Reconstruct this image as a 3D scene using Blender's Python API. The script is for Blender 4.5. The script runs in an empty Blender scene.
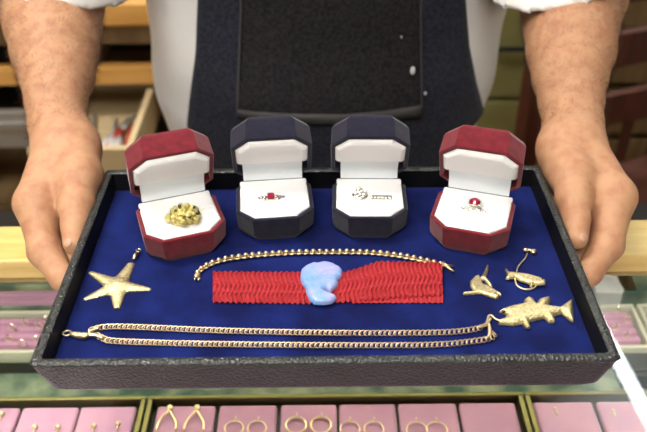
import bpy, bmesh, math, random
import numpy as np
from mathutils import Vector, Matrix
random.seed(7); np.random.seed(7)
pi = math.pi
C = bpy.context.scene.collection

# ------------------------------------------------------------------ camera
RIM = 1.035                      # height of the tray rim
CZ = RIM + .371                  # eye height
PITCH, ROLL, F = math.radians(35.8), math.radians(.6), 800.0
cam_d = bpy.data.cameras.new('camera'); cam = bpy.data.objects.new('camera', cam_d); C.objects.link(cam)
cam_d.sensor_width = 36; cam_d.lens = F/647*36; cam_d.clip_start = .02
cp, sp = math.cos(PITCH), math.sin(PITCH)
fw = Vector((0, cp, -sp)); u0 = Vector((0, sp, cp)); r0 = Vector((1, 0, 0))
rt = math.cos(ROLL)*r0 - math.sin(ROLL)*u0; up = math.sin(ROLL)*r0 + math.cos(ROLL)*u0
M = Matrix((rt, up, -fw)).transposed().to_4x4(); M.translation = (0, 0, CZ); cam.matrix_world = M
cam_d.dof.use_dof = True; cam_d.dof.focus_distance = .58; cam_d.dof.aperture_fstop = 7.5
bpy.context.scene.camera = cam
def at(px, py, z):
    d = fw + rt*(px-323.5)/F - up*(py-216)/F
    return Vector((0, 0, CZ)) + d*((z-CZ)/d.z)
def aty(px, py, y):
    d = fw + rt*(px-323.5)/F - up*(py-216)/F
    return Vector((0, 0, CZ)) + d*(y/d.y)
def atd(px, py, k):
    return Vector((0, 0, CZ)) + (fw + rt*(px-323.5)/F - up*(py-216)/F)*k

# ------------------------------------------------------------------ world, exposure
vs = bpy.context.scene.view_settings
vs.view_transform = 'Standard'; vs.look = 'None'; vs.gamma = 1; vs.use_curve_mapping = False; vs.exposure = 0.1
w = bpy.data.worlds.new('world'); bpy.context.scene.world = w; w.use_nodes = True
w.node_tree.nodes['Background'].inputs[0].default_value = (.8, .85, 1, 1)
w.node_tree.nodes['Background'].inputs[1].default_value = .25
PANEL = 17.0; TUBE = 30.0; CEIL = 2.7

# ------------------------------------------------------------------ materials
def mat(name, col, rough=.6, metal=0, col2=None, nscale=20, bump=None, bscale=200, bdist=.001, spec=.5,
        coat=0, sheen=0, emit=0, tex='NOISE', stretch=None, contrast=(.35, .65), sss=0, btex='NOISE'):
    m = bpy.data.materials.new(name); m.use_nodes = True; nt = m.node_tree; b = nt.nodes['Principled BSDF']
    b.inputs['Base Color'].default_value = (*col, 1); b.inputs['Roughness'].default_value = rough
    b.inputs['Metallic'].default_value = metal; b.inputs['Specular IOR Level'].default_value = spec
    b.inputs['Coat Weight'].default_value = coat; b.inputs['Sheen Weight'].default_value = sheen
    if sss:
        b.inputs['Subsurface Weight'].default_value = sss; b.inputs['Subsurface Radius'].default_value = (.008, .003, .0015)
        b.inputs['Subsurface Scale'].default_value = 1
    if emit:
        b.inputs['Emission Color'].default_value = (*col, 1); b.inputs['Emission Strength'].default_value = emit
    tc = nt.nodes.new('ShaderNodeTexCoord'); mp = nt.nodes.new('ShaderNodeMapping')
    nt.links.new(tc.outputs['Object'], mp.inputs['Vector'])
    if stretch: mp.inputs['Scale'].default_value = stretch
    if col2:
        if tex == 'NOISE':
            t = nt.nodes.new('ShaderNodeTexNoise'); t.inputs['Detail'].default_value = 5; o = t.outputs['Fac']
        else:
            t = nt.nodes.new('ShaderNodeTexVoronoi'); o = t.outputs['Distance']
        t.inputs['Scale'].default_value = nscale; nt.links.new(mp.outputs[0], t.inputs['Vector'])
        r = nt.nodes.new('ShaderNodeValToRGB'); r.color_ramp.elements[0].position = contrast[0]; r.color_ramp.elements[1].position = contrast[1]
        r.color_ramp.elements[0].color = (*col, 1); r.color_ramp.elements[1].color = (*col2, 1)
        nt.links.new(o, r.inputs[0]); nt.links.new(r.outputs[0], b.inputs['Base Color'])
    if bump:
        if btex == 'NOISE':
            t = nt.nodes.new('ShaderNodeTexNoise'); t.inputs['Detail'].default_value = 4; o = t.outputs['Fac']
        elif btex == 'VORONOI':
            t = nt.nodes.new('ShaderNodeTexVoronoi'); t.feature = 'SMOOTH_F1'; o = t.outputs['Distance']
        t.inputs['Scale'].default_value = bscale; nt.links.new(mp.outputs[0], t.inputs['Vector'])
        bp = nt.nodes.new('ShaderNodeBump'); bp.inputs['Strength'].default_value = bump; bp.inputs['Distance'].default_value = bdist
        nt.links.new(o, bp.inputs['Height']); nt.links.new(bp.outputs[0], b.inputs['Normal'])
    return m
m_leather = mat('black_leatherette', (.013, .016, .016), .3, bump=1, bscale=640, bdist=.0012, btex='VORONOI', spec=.7)
m_black = mat('black_lining', (.004, .004, .005), .6, spec=.25)
m_velvet = mat('blue_velvet', (.0022, .005, .052), .9, col2=(.0055, .014, .115), nscale=28, bump=.5, bscale=900, bdist=.0006, sheen=.05, spec=.1)
m_gold = mat('pale_gold', (.76, .62, .38), .33, 1, bump=.3, bscale=900, bdist=.0003)
m_goldrough = mat('textured_gold', (.84, .75, .45), .42, 1, col2=(.62, .50, .25), nscale=500, bump=.9, bscale=1100, bdist=.0007)
m_nugget = mat('yellow_nugget_gold', (.92, .84, .40), .3, 1, col2=(.50, .42, .10), nscale=420, bump=1, bscale=1300, bdist=.001)
m_white = mat('white_satin_lining', (.93, .93, .93), .75, bump=.15, bscale=700, bdist=.0003, sheen=.2)
m_flap = mat('white_hinge_fabric', (.84, .89, .93), .7, sheen=.2)
m_redbox = mat('dark_red_flock', (.12, .005, .012), .85, col2=(.17, .009, .019), nscale=160, bump=.4, bscale=1500, bdist=.0004, sheen=.25, spec=.2)
m_navybox = mat('navy_flock', (.005, .005, .016), .85, col2=(.010, .009, .026), nscale=160, bump=.4, bscale=1500, bdist=.0004, sheen=.2, spec=.2)
m_redcord = mat('red_cord', (.42, .011, .018), .7, col2=(.26, .005, .010), nscale=700, bump=.6, bscale=1800, bdist=.0005)
m_opal = mat('opal', (.15, .34, .68), .28, col2=(.36, .38, .70), nscale=75, bump=.25, bscale=160, bdist=.001, coat=.5)
m_ruby = mat('ruby', (.30, .0, .035), .08, spec=.9, coat=.8)
m_dark = mat('dark_stone', (.02, .018, .008), .12, spec=.8)
m_dia = mat('diamond', (.75, .76, .74), .06, .85)
m_diashade = mat('smoky_diamond', (.36, .30, .29), .12, .9)
m_chain = mat('tan_gold', (.62, .48, .31), .36, 1)
m_wg = mat('white_gold', (.74, .71, .62), .22, 1)
m_wood = mat('ledge_oak', (.62, .44, .13), .38, col2=(.74, .56, .20), nscale=14, stretch=(1, 9, 9), bump=.15, bscale=60, coat=.3)
m_shelf = mat('orange_pine', (.62, .33, .09), .5, col2=(.50, .25, .06), nscale=6, stretch=(1, 6, 6))
m_darkwood = mat('brown_wood', (.14, .085, .035), .5, col2=(.22, .14, .06), nscale=6, stretch=(5, 1, 1))
m_redwood = mat('mahogany_wood', (.09, .02, .009), .45, col2=(.05, .013, .007), nscale=9, stretch=(5, 5, 1))
m_olive = mat('olive_paint', (.27, .26, .10), .5, col2=(.22, .20, .07), nscale=8)
m_steel = mat('grey_metal', (.45, .46, .45), .4, .7)
m_paleply = mat('pale_plywood', (.52, .40, .22), .6)
m_pink = mat('pink_satin', (.54, .27, .41), .55, col2=(.46, .22, .37), nscale=25, sheen=.3)
m_brass = mat('brass_trim', (.15, .14, .055), .42, 1)
m_trayblack = mat('black_tray_body', (.015, .014, .012), .5)
m_marble = mat('green_marbled_sheet', (.03, .09, .07), .6, col2=(.30, .36, .24), nscale=30, contrast=(.42, .66))
m_ivory = mat('ivory_trim', (.62, .60, .48), .5)
m_denim = mat('dark_denim', (.010, .011, .021), .9, col2=(.028, .030, .046), nscale=260, bump=.6, bscale=900, bdist=.0008, spec=.15, sheen=.1)
m_pocket = mat('pocket_denim', (.012, .011, .014), .9, col2=(.030, .028, .032), nscale=260, bump=.6, bscale=900, bdist=.0008, spec=.15)
m_denim2 = mat('worn_denim_edge', (.055, .052, .055), .9, bump=.5, bscale=900, bdist=.0006)
m_paint = mat('dried_white_paint', (.6, .62, .65), .8)
m_shirt = mat('white_cotton', (.90, .89, .89), .9, bump=.3, bscale=40, bdist=.004, sheen=.1)
m_trouser = mat('dark_trousers', (.02, .022, .03), .9)
m_shoe = mat('black_shoe', (.012, .012, .012), .4)
m_hair = mat('brown_hair', (.06, .035, .02), .6)
m_eye = mat('eye_white', (.8, .8, .78), .2); m_iris = mat('iris', (.05, .08, .10), .2)
m_nail = mat('fingernail', (.52, .30, .20), .4)
m_wall = mat('painted_wall', (.50, .46, .40), .9, bump=.1, bscale=80)
m_floor = mat('brown_carpet', (.06, .045, .035), .95, col2=(.09, .07, .05), nscale=200)
m_ceil = mat('ceiling_tile', (.65, .65, .62), .9)
m_lamp = mat('lamp_diffuser', (1, .96, .90), .5, emit=PANEL); m_tube = mat('fluorescent_tube', (.90, .96, 1), .5, emit=TUBE)
m_led = mat('case_lamp', (1, .95, .86), .5, emit=18)
m_plastic = mat('white_plastic', (.7, .7, .7), .4)
# skin: tanned, ruddier on the forearm
m_skin = mat('skin', (.49, .265, .145), .64, col2=(.41, .185, .10), nscale=90, bump=.4, bscale=300, bdist=.0012, sss=.12, contrast=(.4, .68))
nt = m_skin.node_tree; b = nt.nodes['Principled BSDF']; src = b.inputs['Base Color'].links[0].from_socket
tc = nt.nodes.new('ShaderNodeTexCoord'); sx = nt.nodes.new('ShaderNodeSeparateXYZ'); nt.links.new(tc.outputs['Object'], sx.inputs[0])
mr = nt.nodes.new('ShaderNodeMapRange'); mr.inputs[1].default_value = .585; mr.inputs[2].default_value = .74
nt.links.new(sx.outputs['Y'], mr.inputs[0])
mx = nt.nodes.new('ShaderNodeMix'); mx.data_type = 'RGBA'; mx.blend_type = 'MULTIPLY'; nt.links.new(mr.outputs[0], mx.inputs['Factor'])
nt.links.new(src, mx.inputs['A']); mx.inputs['B'].default_value = (.84, .66, .58, 1); nt.links.new(mx.outputs['Result'], b.inputs['Base Color'])
# glass: clear pane with real mirror reflection at its surface
m_glass = bpy.data.materials.new('clear_glass'); m_glass.use_nodes = True; nt = m_glass.node_tree; nt.nodes.clear()
o = nt.nodes.new('ShaderNodeOutputMaterial'); mxs = nt.nodes.new('ShaderNodeMixShader'); fr = nt.nodes.new('ShaderNodeFresnel')
tr = nt.nodes.new('ShaderNodeBsdfTransparent'); gl = nt.nodes.new('ShaderNodeBsdfGlossy'); gl.inputs['Roughness'].default_value = .015
ge = nt.nodes.new('ShaderNodeNewGeometry'); mi = nt.nodes.new('ShaderNodeMapRange'); mi.inputs[3].default_value = 1.5; mi.inputs[4].default_value = 1/1.5
nt.links.new(ge.outputs['Backfacing'], mi.inputs[0]); nt.links.new(mi.outputs[0], fr.inputs[0]); tr.inputs[0].default_value = (.93, .96, .94, 1)
nt.links.new(fr.outputs[0], mxs.inputs[0]); nt.links.new(tr.outputs[0], mxs.inputs[1]); nt.links.new(gl.outputs[0], mxs.inputs[2]); nt.links.new(mxs.outputs[0], o.inputs[0])

# ------------------------------------------------------------------ helpers
def link(name, verts, faces, m, parent=None, smooth=True, loc=None):
    me = bpy.data.meshes.new(name); me.from_pydata([tuple(v) for v in verts], [], faces)
    bm = bmesh.new(); bm.from_mesh(me); bmesh.ops.recalc_face_normals(bm, faces=bm.faces); bm.to_mesh(me); bm.free()
    ob = bpy.data.objects.new(name, me); C.objects.link(ob); me.materials.append(m)
    if smooth:
        for p in me.polygons: p.use_smooth = True
    if parent: ob.parent = parent
    if loc: ob.location = loc
    return ob
def tag(o, label, cat, group=None):
    o['label'] = label; o['category'] = cat
    if group: o['group'] = group
    return o
def thing(name, label, cat, loc=(0, 0, 0), rz=0, group=None):
    o = bpy.data.objects.new(name, None); C.objects.link(o); o.location = loc; o.rotation_euler = (0, 0, rz); o.empty_display_size = .02
    return tag(o, label, cat, group)
class G:                                     # a bag of geometry that becomes one mesh
    def __init__(s): s.v = []; s.f = []
    def add(s, v, f):
        n = len(s.v); s.v += [tuple(q) for q in v]; s.f += [tuple(i+n for i in q) for q in f]; return s
    def box(s, a, b, bev=0):
        (x0, y0, z0), (x1, y1, z1) = a, b
        if bev <= 0:
            return s.add([(x0,y0,z0),(x1,y0,z0),(x1,y1,z0),(x0,y1,z0),(x0,y0,z1),(x1,y0,z1),(x1,y1,z1),(x0,y1,z1)],
                         [(0,3,2,1),(4,5,6,7),(0,1,5,4),(1,2,6,5),(2,3,7,6),(3,0,4,7)])
        bm = bmesh.new(); bmesh.ops.create_cube(bm, size=1)
        for q in bm.verts: q.co = Vector(((x0+x1)/2+q.co.x*(x1-x0), (y0+y1)/2+q.co.y*(y1-y0), (z0+z1)/2+q.co.z*(z1-z0)))
        bmesh.ops.bevel(bm, geom=list(bm.edges), offset=bev, segments=2, affect='EDGES', profile=.6)
        return s.bm(bm)
    def bm(s, bm):
        bm.verts.index_update(); s.add([q.co.copy() for q in bm.verts], [[q.index for q in f.verts] for f in bm.faces]); bm.free(); return s
    def tube(s, pts, r, n=8, closed=False):
        pts = [Vector(p) for p in pts]; N = len(pts); rs = r if isinstance(r, (list, tuple)) else [r]*N
        ref = Vector((0, 0, 1)); v = []; f = []; prev = None
        for i, p in enumerate(pts):
            a = pts[(i-1) % N] if (closed or i) else p; c = pts[(i+1) % N] if (closed or i < N-1) else p
            t = (c-a).normalized()
            x = prev if prev else (ref.cross(t) if abs(t.z) < .95 else Vector((1, 0, 0)).cross(t))
            x = (x - t*x.dot(t)).normalized(); prev = x; y = t.cross(x)
            v += [p + (x*math.cos(k*2*pi/n) + y*math.sin(k*2*pi/n))*rs[i] for k in range(n)]
        for i in range(N if closed else N-1):
            j = (i+1) % N
            f += [(i*n+k, i*n+(k+1) % n, j*n+(k+1) % n, j*n+k) for k in range(n)]
        if not closed: f += [tuple(range(n))[::-1], tuple((N-1)*n+k for k in range(n))]
        return s.add(v, f)
    def ball(s, c, r, sub=2, sc=(1, 1, 1), rot=None):
        bm = bmesh.new(); bmesh.ops.create_icosphere(bm, subdivisions=sub, radius=r)
        for q in bm.verts:
            co = Vector((q.co.x*sc[0], q.co.y*sc[1], q.co.z*sc[2]))
            if rot: co = rot @ co
            q.co = co + Vector(c)
        return s.bm(bm)
    def loft(s, rings, cap0=True, cap1=True, closed=True):
        n = len(rings[0]); v = [q for r in rings for q in r]; f = []
        for i in range(len(rings)-1):
            f += [(i*n+k, i*n+(k+1) % n, (i+1)*n+(k+1) % n, (i+1)*n+k) for k in range(n)]
        if cap0: f.append(tuple(range(n))[::-1])
        if cap1: f.append(tuple((len(rings)-1)*n+k for k in range(n)))
        return s.add(v, f)
    def make(s, name, m, parent=None, smooth=False, loc=None): return link(name, s.v, s.f, m, parent, smooth, loc)
def struct(o): o['kind'] = 'structure'; return o
def bez(p, n=8):                              # Catmull-Rom through points
    p = [Vector(q) for q in p]; out = []
    P = [p[0]] + p + [p[-1]]
    for i in range(1, len(P)-2):
        for k in range(n):
            t = k/n; a, b_, c, d = P[i-1:i+3]
            out.append(.5*((2*b_) + (c-a)*t + (2*a-5*b_+4*c-d)*t*t + (3*b_-a-3*c+d)*t**3))
    return out + [p[-1]]

# ---- implicit surfaces: a signed distance grid turned into quads (surface nets)
def nets(fn, lo, hi, h):
    ax = [np.arange(lo[i], hi[i]+h, h, dtype=np.float32) for i in range(3)]
    X, Y, Z = np.meshgrid(*ax, indexing='ij'); f = fn(X, Y, Z).astype(np.float32); s = f < 0
    nx, ny, nz = f.shape
    acc = np.zeros((nx-1, ny-1, nz-1, 3), np.float32); cnt = np.zeros((nx-1, ny-1, nz-1), np.float32)
    cor = [(a, b_, c) for a in (0, 1) for b_ in (0, 1) for c in (0, 1)]
    def sl(A, o): return A[o[0]:o[0]+nx-1, o[1]:o[1]+ny-1, o[2]:o[2]+nz-1]
    for o in cor:
        for k in range(3):
            if o[k]: continue
            q = list(o); q[k] = 1; fa, fb = sl(f, o), sl(f, q); m = (fa < 0) != (fb < 0)
            t = np.where(m, fa/np.where(m, fa-fb, 1), 0)
            for j in range(3): acc[..., j] += np.where(m, (t if j == k else o[j]), 0)
            cnt += m
    on = cnt > 0; idx = -np.ones(on.shape, np.int64); idx[on] = np.arange(on.sum())
    ii = np.argwhere(on); V = (ii + acc[on]/cnt[on][:, None])*h + np.array([a[0] for a in ax])
    Fs = []
    for k in range(3):
        q = [0, 0, 0]; q[k] = 1; n2 = [nx, ny, nz]; n2[k] -= 1
        A = s[:n2[0], :n2[1], :n2[2]]; B = s[q[0]:q[0]+n2[0], q[1]:q[1]+n2[1], q[2]:q[2]+n2[2]]
        e = np.argwhere(A != B); u, v = [j for j in range(3) if j != k]
        e = e[(e[:, u] > 0) & (e[:, v] > 0) & (e[:, u] < on.shape[u]) & (e[:, v] < on.shape[v])]
        def g(du, dv):
            w_ = e.copy(); w_[:, u] -= du; w_[:, v] -= dv; return idx[w_[:, 0], w_[:, 1], w_[:, 2]]
        Fs.append(np.stack([g(1, 1), g(0, 1), g(0, 0), g(1, 0)], 1))
    Fa = np.concatenate(Fs); Fa = Fa[(Fa >= 0).all(1)]
    return V, Fa
def smin(a, b_, k):
    h = np.maximum(k-np.abs(a-b_), 0)/k; return np.minimum(a, b_) - h*h*k*.25
def cone(X, Y, Z, a, ra, b_, rb):
    a = np.array(a, float); b_ = np.array(b_, float); d = b_-a; L = d@d + 1e-12
    t = np.clip(((X-a[0])*d[0] + (Y-a[1])*d[1] + (Z-a[2])*d[2])/L, 0, 1)
    return np.sqrt((X-a[0]-t*d[0])**2 + (Y-a[1]-t*d[1])**2 + (Z-a[2]-t*d[2])**2) - (ra+(rb-ra)*t)
def poly_sd(X, Y, P):                        # signed distance to a polygon
    P = np.array(P, float); n = len(P); D = np.full(X.shape, 1e9); ins = np.zeros(X.shape, bool)
    for i in range(n):
        a, b_ = P[i], P[(i+1) % n]; e = b_-a; wx, wy = X-a[0], Y-a[1]
        t = np.clip((wx*e[0]+wy*e[1])/(e@e+1e-15), 0, 1); D = np.minimum(D, (wx-t*e[0])**2+(wy-t*e[1])**2)
        c = ((a[1] > Y) != (b_[1] > Y)) & (X < (b_[0]-a[0])*(Y-a[1])/(b_[1]-a[1]+1e-15)+a[0]); ins ^= c
    D = np.sqrt(D); return np.where(ins, -D, D)
def puff(name, polys, t, wd, m, parent=None, h=.00045, extra=None, base=None):
    """cushioned solid from outlines (x, y lists) lying on z = base, as a mesh"""
    allp = np.concatenate([np.array(p) for p in polys]); lo = allp.min(0)-.002; hi = allp.max(0)+.002
    def fn(X, Y, Z):
        d = poly_sd(X[:, :, 0], Y[:, :, 0], polys[0])
        for p in polys[1:]: d = smin(d, poly_sd(X[:, :, 0], Y[:, :, 0], p), .0008)
        T = t*np.sqrt(np.maximum(0, 1-(1-np.clip(-d, 0, wd)/wd)**2))
        if extra is not None: T = T + extra(X[:, :, 0], Y[:, :, 0], d)*(d < 0)
        T = T[:, :, None]; d = d[:, :, None]
        return np.where(d < 0, np.maximum(Z-T*1.0-.0003, -Z-.0002), np.maximum(d, Z-.0003)*1.0)
    V, Fa = nets(fn, (lo[0], lo[1], -.0016), (hi[0], hi[1], t*1.6+.002), h)
    V[:, 2] += base
    return link(name, V.tolist(), Fa.tolist(), m, parent)
def px_poly(pts, z, ox=0, oy=0, s=1):
    return [tuple(at(ox+x/s, oy+y/s, z)[:2]) for x, y in pts]

# ------------------------------------------------------------------ room
GL, LZ = .942, .961                           # glass top, wooden ledge top
G().box((-2.4, -1.6, -.1), (2.4, 3.2, 0)).make('floor', m_floor)['kind'] = 'structure'
G().box((-2.4, -1.6, CEIL), (2.4, 3.2, CEIL+.1)).make('ceiling', m_ceil)['kind'] = 'structure'
G().box((-2.4, 3.2, 0), (2.4, 3.3, CEIL)).make('wall_back', m_wall)['kind'] = 'structure'
G().box((-2.5, -1.6, 0), (-2.4, 3.2, CEIL)).make('wall_left', m_wall)['kind'] = 'structure'
G().box((2.4, -1.6, 0), (2.5, 3.2, CEIL)).make('wall_right', m_wall)['kind'] = 'structure'
G().box((-2.4, -1.7, 0), (2.4, -1.6, CEIL)).make('wall_front', m_wall)['kind'] = 'structure'
G().box((-2.4, 3.185, 0), (2.4, 3.2, .09)).make('baseboard_back', m_darkwood)['kind'] = 'structure'
def ceiling_light(x, y, label):
    t = thing('ceiling_light', label, 'ceiling light', (x, y, CEIL-.05), group='square ceiling light panels')
    g = G(); a, b_ = .32, .62
    for p, q in (((-b_, -a, 0), (b_, -a+.02, .05)), ((-b_, a-.02, 0), (b_, a, .05)), ((-b_, -a+.02, 0), (-b_+.02, a-.02, .05)), ((b_-.02, -a+.02, 0), (b_, a-.02, .05))): g.box(p, q)
    g.make('frame', m_plastic, t)
    G().box((-b_+.02, -a+.02, .006), (b_-.02, a-.02, .012)).make('diffuser', m_lamp, t)
ceiling_light(-.25, -.55, 'white ceiling light panel above the customer side of the counter')
ceiling_light(-.9, .75, 'white ceiling light panel above the left end of the counter')
ceiling_light(.2, 2.4, 'white ceiling light panel above the workbench at the back')
# the long lamp whose mirror image is the streak in the glass
def mirror_pt(px, py, z):
    d = fw + rt*(px-323.5)/F - up*(py-216)/F; g = at(px, py, GL); return g + Vector((d.x, d.y, -d.z))*((z-GL)/(-d.z))
A, B = mirror_pt(616, 355, 2.58), mirror_pt(647, 412, 2.58); dr = (B-A).normalized()
A2, B2 = A - dr*.45, B + dr*.55
t = thing('fluorescent_lamp', 'long white fluorescent tube lamp hung over the right end of counter', 'lamp', ((A2+B2)/2)[:], 0)
o_ = (A2+B2)/2
G().tube([A2-o_, B2-o_], .021, 16).make('tube', m_tube, t, True)
for q in (A2, B2):
    G().tube([q-o_-dr*.02, q-o_+dr*.02], .025, 12).make('end_cap', m_plastic, t, True)
    G().tube([q-o_+Vector((0, 0, .03)), q-o_+Vector((0, 0, CEIL-2.58))], .006, 6).make('hanger', m_steel, t, True)

# ------------------------------------------------------------------ background behind the person
BY = 1.5
def bx(px, py, y): return aty(px, py, y)
t = thing('workbench', 'orange pine workbench with open drawer, behind the left arm', 'workbench', (-.75, BY, 0))
ox, oy = -.75, BY
x0, x1 = -.62, .47                                        # local extents
G().box((x0, 0, .79), (x1, .6, .835), .004).make('worktop', m_shelf, t)
G().box((x0, .02, .745), (x1, .58, .79)).make('front_rail', m_darkwood, t)
G().box((x0, .02, .655), (x1, .05, .69)).make('drawer_rail', m_shelf, t)
for xx in (x0, x1-.05): G().box((xx, .02, 0), (xx+.05, .58, .745)).make('side_panel', m_shelf, t)
G().box((x0+.05, .55, 0), (x1-.05, .58, .745)).make('back_panel', m_black, t)
G().box((x0+.05, .05, .30), (x1-.05, .55, .33)).make('shelf', m_darkwood, t)
d = G(); a, b_ = bx(28, 137, 1.3).x-ox, bx(132, 137, 1.3).x-ox
d0 = a
dr_ = G().box((a, -.22, .555), (b_, -.205, .64)).box((a, -.205, .555), (a+.012, .4, .64)).box((b_-.012, -.205, .555), (b_, .4, .64)).box((a, -.205, .555), (b_, .4, .562)).make('drawer', m_paleply, t)
G().box((a-.30, -.04, .54), (a-.02, -.02, .62)).make('drawer', m_steel, t)['label'] = 'grey drawer front'
G().box((a-.30, -.045, .585), (a-.02, -.04, .60)).make('drawer_handle', m_steel, t)
for i in range(11):                                       # tools in the open drawer
    cx = ox+a+.03+(b_-a-.06)*i/10; yy = BY-.15+random.random()*.08
    g = G(); L = .12+.06*random.random(); an = random.uniform(-.25, .25)
    p, q = Vector((cx, yy, .573)), Vector((cx+L*math.sin(an), yy+L*math.cos(an), .573))
    red = i in (6, 9)
    tt = thing('hand_tool', 'small %s handled hand tool lying in the open drawer' % ('red' if red else 'pale metal'), 'tool', p[:], group='tools with red handles in the open drawer' if red else 'pale tools in the open drawer')
    G().tube([(0, 0, 0), (q-p)*.5], [.008, .010], 8).make('handle', mat('tool_red', (.45, .04, .02)) if red else m_plastic, tt, True)
    G().tube([(q-p)*.5, q-p], [.005, .003], 8).make('blade', m_steel, tt, True)
# small bottle on the bench at far left
p = bx(6, 60, 1.42)
t2 = thing('squeeze_bottle', 'yellow plastic bottle standing at the far left on the bench', 'bottle', (p.x-.02, 1.6, .835))
def lathe(prof, n=20): return [[(r*math.cos(k*2*pi/n), r*math.sin(k*2*pi/n), z) for k in range(n)] for r, z in prof]
G().loft(lathe([(.03, 0), (.035, .01), (.035, .10), (.028, .12), (.013, .13), (.013, .14)])).make('body', mat('yellow_plastic', (.7, .5, .05), .3), t2, True)
G().loft(lathe([(.015, .14), (.015, .155), (.005, .17)])).make('cap', m_black, t2, True)
# olive cabinet (between shirt and right arm)
t = thing('filing_cabinet', 'olive green metal cabinet with drawers, behind the gap by right arm', 'cabinet', (.47, 1.72, 0))
G().box((-.16, 0, 0), (.11, .5, 1.0), .006).make('body', m_olive, t)
for k in range(4):
    dd = G().box((-.15, -.015, .04+.24*k), (.10, 0, .04+.24*k+.225), .004).make('drawer', m_olive, t)
    G().tube([(-.08, -.017, .17+.24*k), (-.075, -.035, .17+.24*k), (.025, -.035, .17+.24*k), (.03, -.017, .17+.24*k)], .006, 6).make('handle', m_black, dd, True)
# mahogany post of a chair and brown crate
t = thing('wooden_chair', 'dark mahogany wooden chair behind the right hand', 'chair', (.66, 1.25, 0), .35)
for sx_ in (-1, 1):
    for sy_, hh in ((-1, .45), (1, .98)):
        G().box((sx_*.2-.02, sy_*.2-.02, 0), (sx_*.2+.02, sy_*.2+.02, hh), .005).make('leg', m_redwood, t)
G().box((-.22, -.22, .45), (.22, .22, .48), .01).make('seat', m_redwood, t)
for k in range(3): G().box((-.18, .185, .60+.13*k), (.18, .205, .67+.13*k), .004).make('back_slat', m_redwood, t)
for k in range(4): G().box((-.13+.08*k, .19, .50), (-.11+.08*k, .20, .60)).make('spindle', m_redwood, t)
t = thing('storage_crate', 'brown wooden slatted crate on the floor at the right edge', 'crate', (1.02, 2.05, 0), 0)
for k in range(5): G().box((-.35, -.2, .03+.15*k), (.35, -.18, .16+.15*k), .003).make('slat', m_darkwood, t)
for xx in (-.35, .33): G().box((xx, -.18, 0), (xx+.02, .22, .78), .003).make('side_panel', m_darkwood, t)
G().box((-.33, .20, 0), (.33, .22, .78)).make('back_panel', m_darkwood, t)
G().box((-.33, -.18, .02), (.33, .2, .04)).make('bottom_panel', m_darkwood, t)
G().box((-.36, -.21, .78), (.36, .23, .80), .003).make('top_panel', m_darkwood, t)

# ------------------------------------------------------------------ display counter
yl1, yl0 = at(323, 222.5, LZ).y, at(323, 258, LZ).y        # rear and front edge of the ledge
t = thing('display_counter', 'glass topped jewellery display counter with pale oak ledge along its back', 'counter', (0, 0, 0))
XL, XR, YF = -1.15, 1.15, .04
G().box((XL, yl0, GL-.006), (XR, yl1, LZ), .0025).make('ledge', m_wood, t)
gt = G().box((XL, YF, GL-.006), (XR, yl0, GL), 0).make('glass_top', m_glass, t)
G().box((XL, YF+.006, .79), (XR, YF+.012, GL-.006)).make('front_glass', m_glass, t)
G().box((XL, YF, .76), (XR, yl1+.19, .778)).make('display_floor', m_marble, t)
G().box((XL, YF, 0), (XR, YF+.02, .76)).make('front_panel', m_shelf, t)
YB = yl1+.19
G().box((XL, YB-.02, 0), (XR, YB, .76)).make('back_panel', m_shelf, t)
for xx in (XL, XR-.02): G().box((xx, YF+.02, 0), (xx+.02, yl1+.17, .76)).make('side_panel', m_shelf, t)
for xx in (XL, XR-.006): G().box((xx, YF+.012, .778), (xx+.006, yl1, GL-.012)).make('side_glass', m_glass, t)
G().loft([[(xx, yl1-.012, GL-.012), (xx, yl1-.002, GL-.012), (xx, YB, .845), (xx, YB, .778), (xx, YB-.008, .778), (xx, YB-.008, .84)] for xx in (XL, XR)]).make('rear_cover', m_black, t)
led = G().box((XL+.02, YF+.014, GL-.022), (XR-.02, YF+.026, GL-.008)).make('lamp_strip', m_led, t)
G().box((XL+.02, yl1-.02, GL-.022), (XR-.02, yl1-.010, GL-.012)).make('lamp_strip', m_led, t)
# trays under the glass
TZ = .778
def rim(g, x0, y0, x1, y1, z0, z1, wd):
    return g.box((x0, y0, z0), (x1, y0+wd, z1), .0012).box((x0, y1-wd, z0), (x1, y1, z1), .0012).box((x0, y0+wd, z0), (x0+wd, y1-wd, z1), .0012).box((x1-wd, y0+wd, z0), (x1, y1-wd, z1), .0012)
def case_tray(label, x0, x1, y0, y1, edges, rows=2, zt=.812):
    cx, cy = (x0+x1)/2, (y0+y1)/2
    t = thing('display_tray', label, 'tray', (cx, cy, TZ), group=None)
    G().box((x0-cx+.001, y0-cy+.001, 0), (x1-cx-.001, y1-cy-.001, zt-TZ-.008)).make('tray_body', m_trayblack, t)
    rim(G(), x0-cx, y0-cy, x1-cx, y1-cy, zt-TZ-.012, zt-TZ+.004, .0048).make('brass_rim', m_brass, t)
    dy = (y1-y0-.02)/rows
    for r in range(rows):
        for a, b_ in edges:
            ya = y1-.010-dy*(r+1)+.003; yb = y1-.010-dy*r
            G().box((a-cx, ya-cy, zt-TZ-.008), (b_-cx, yb-cy, zt-TZ), .003).make('pad', m_pink, t, True)
    return t
zp = .812
def X(px, py=404): return at(px, py, zp).x
y1 = at(323, 396, zp).y; y0 = y1-.27
case_tray('middle pink display tray under the glass, holding hoop and drop earrings', X(148), X(524), y0, y1,
          [(X(a), X(b_)) for a, b_ in ((158, 216), (220, 277), (281, 336.5), (339, 395), (398, 456), (459, 515))])
s = X(80)-X(22)
case_tray('left pink display tray under the glass, holding small gold studs', X(-215), X(146), y0, y1,
          [(X(a), X(a+55.5)) for a in (-207, -149, -91.5, -34, 24.5, 82)])
case_tray('right pink display tray under the glass, beside the light streak', X(526), X(890), y0, y1,
          [(X(a), X(a+60)) for a in (533, 597, 661, 725, 789)])
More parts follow.
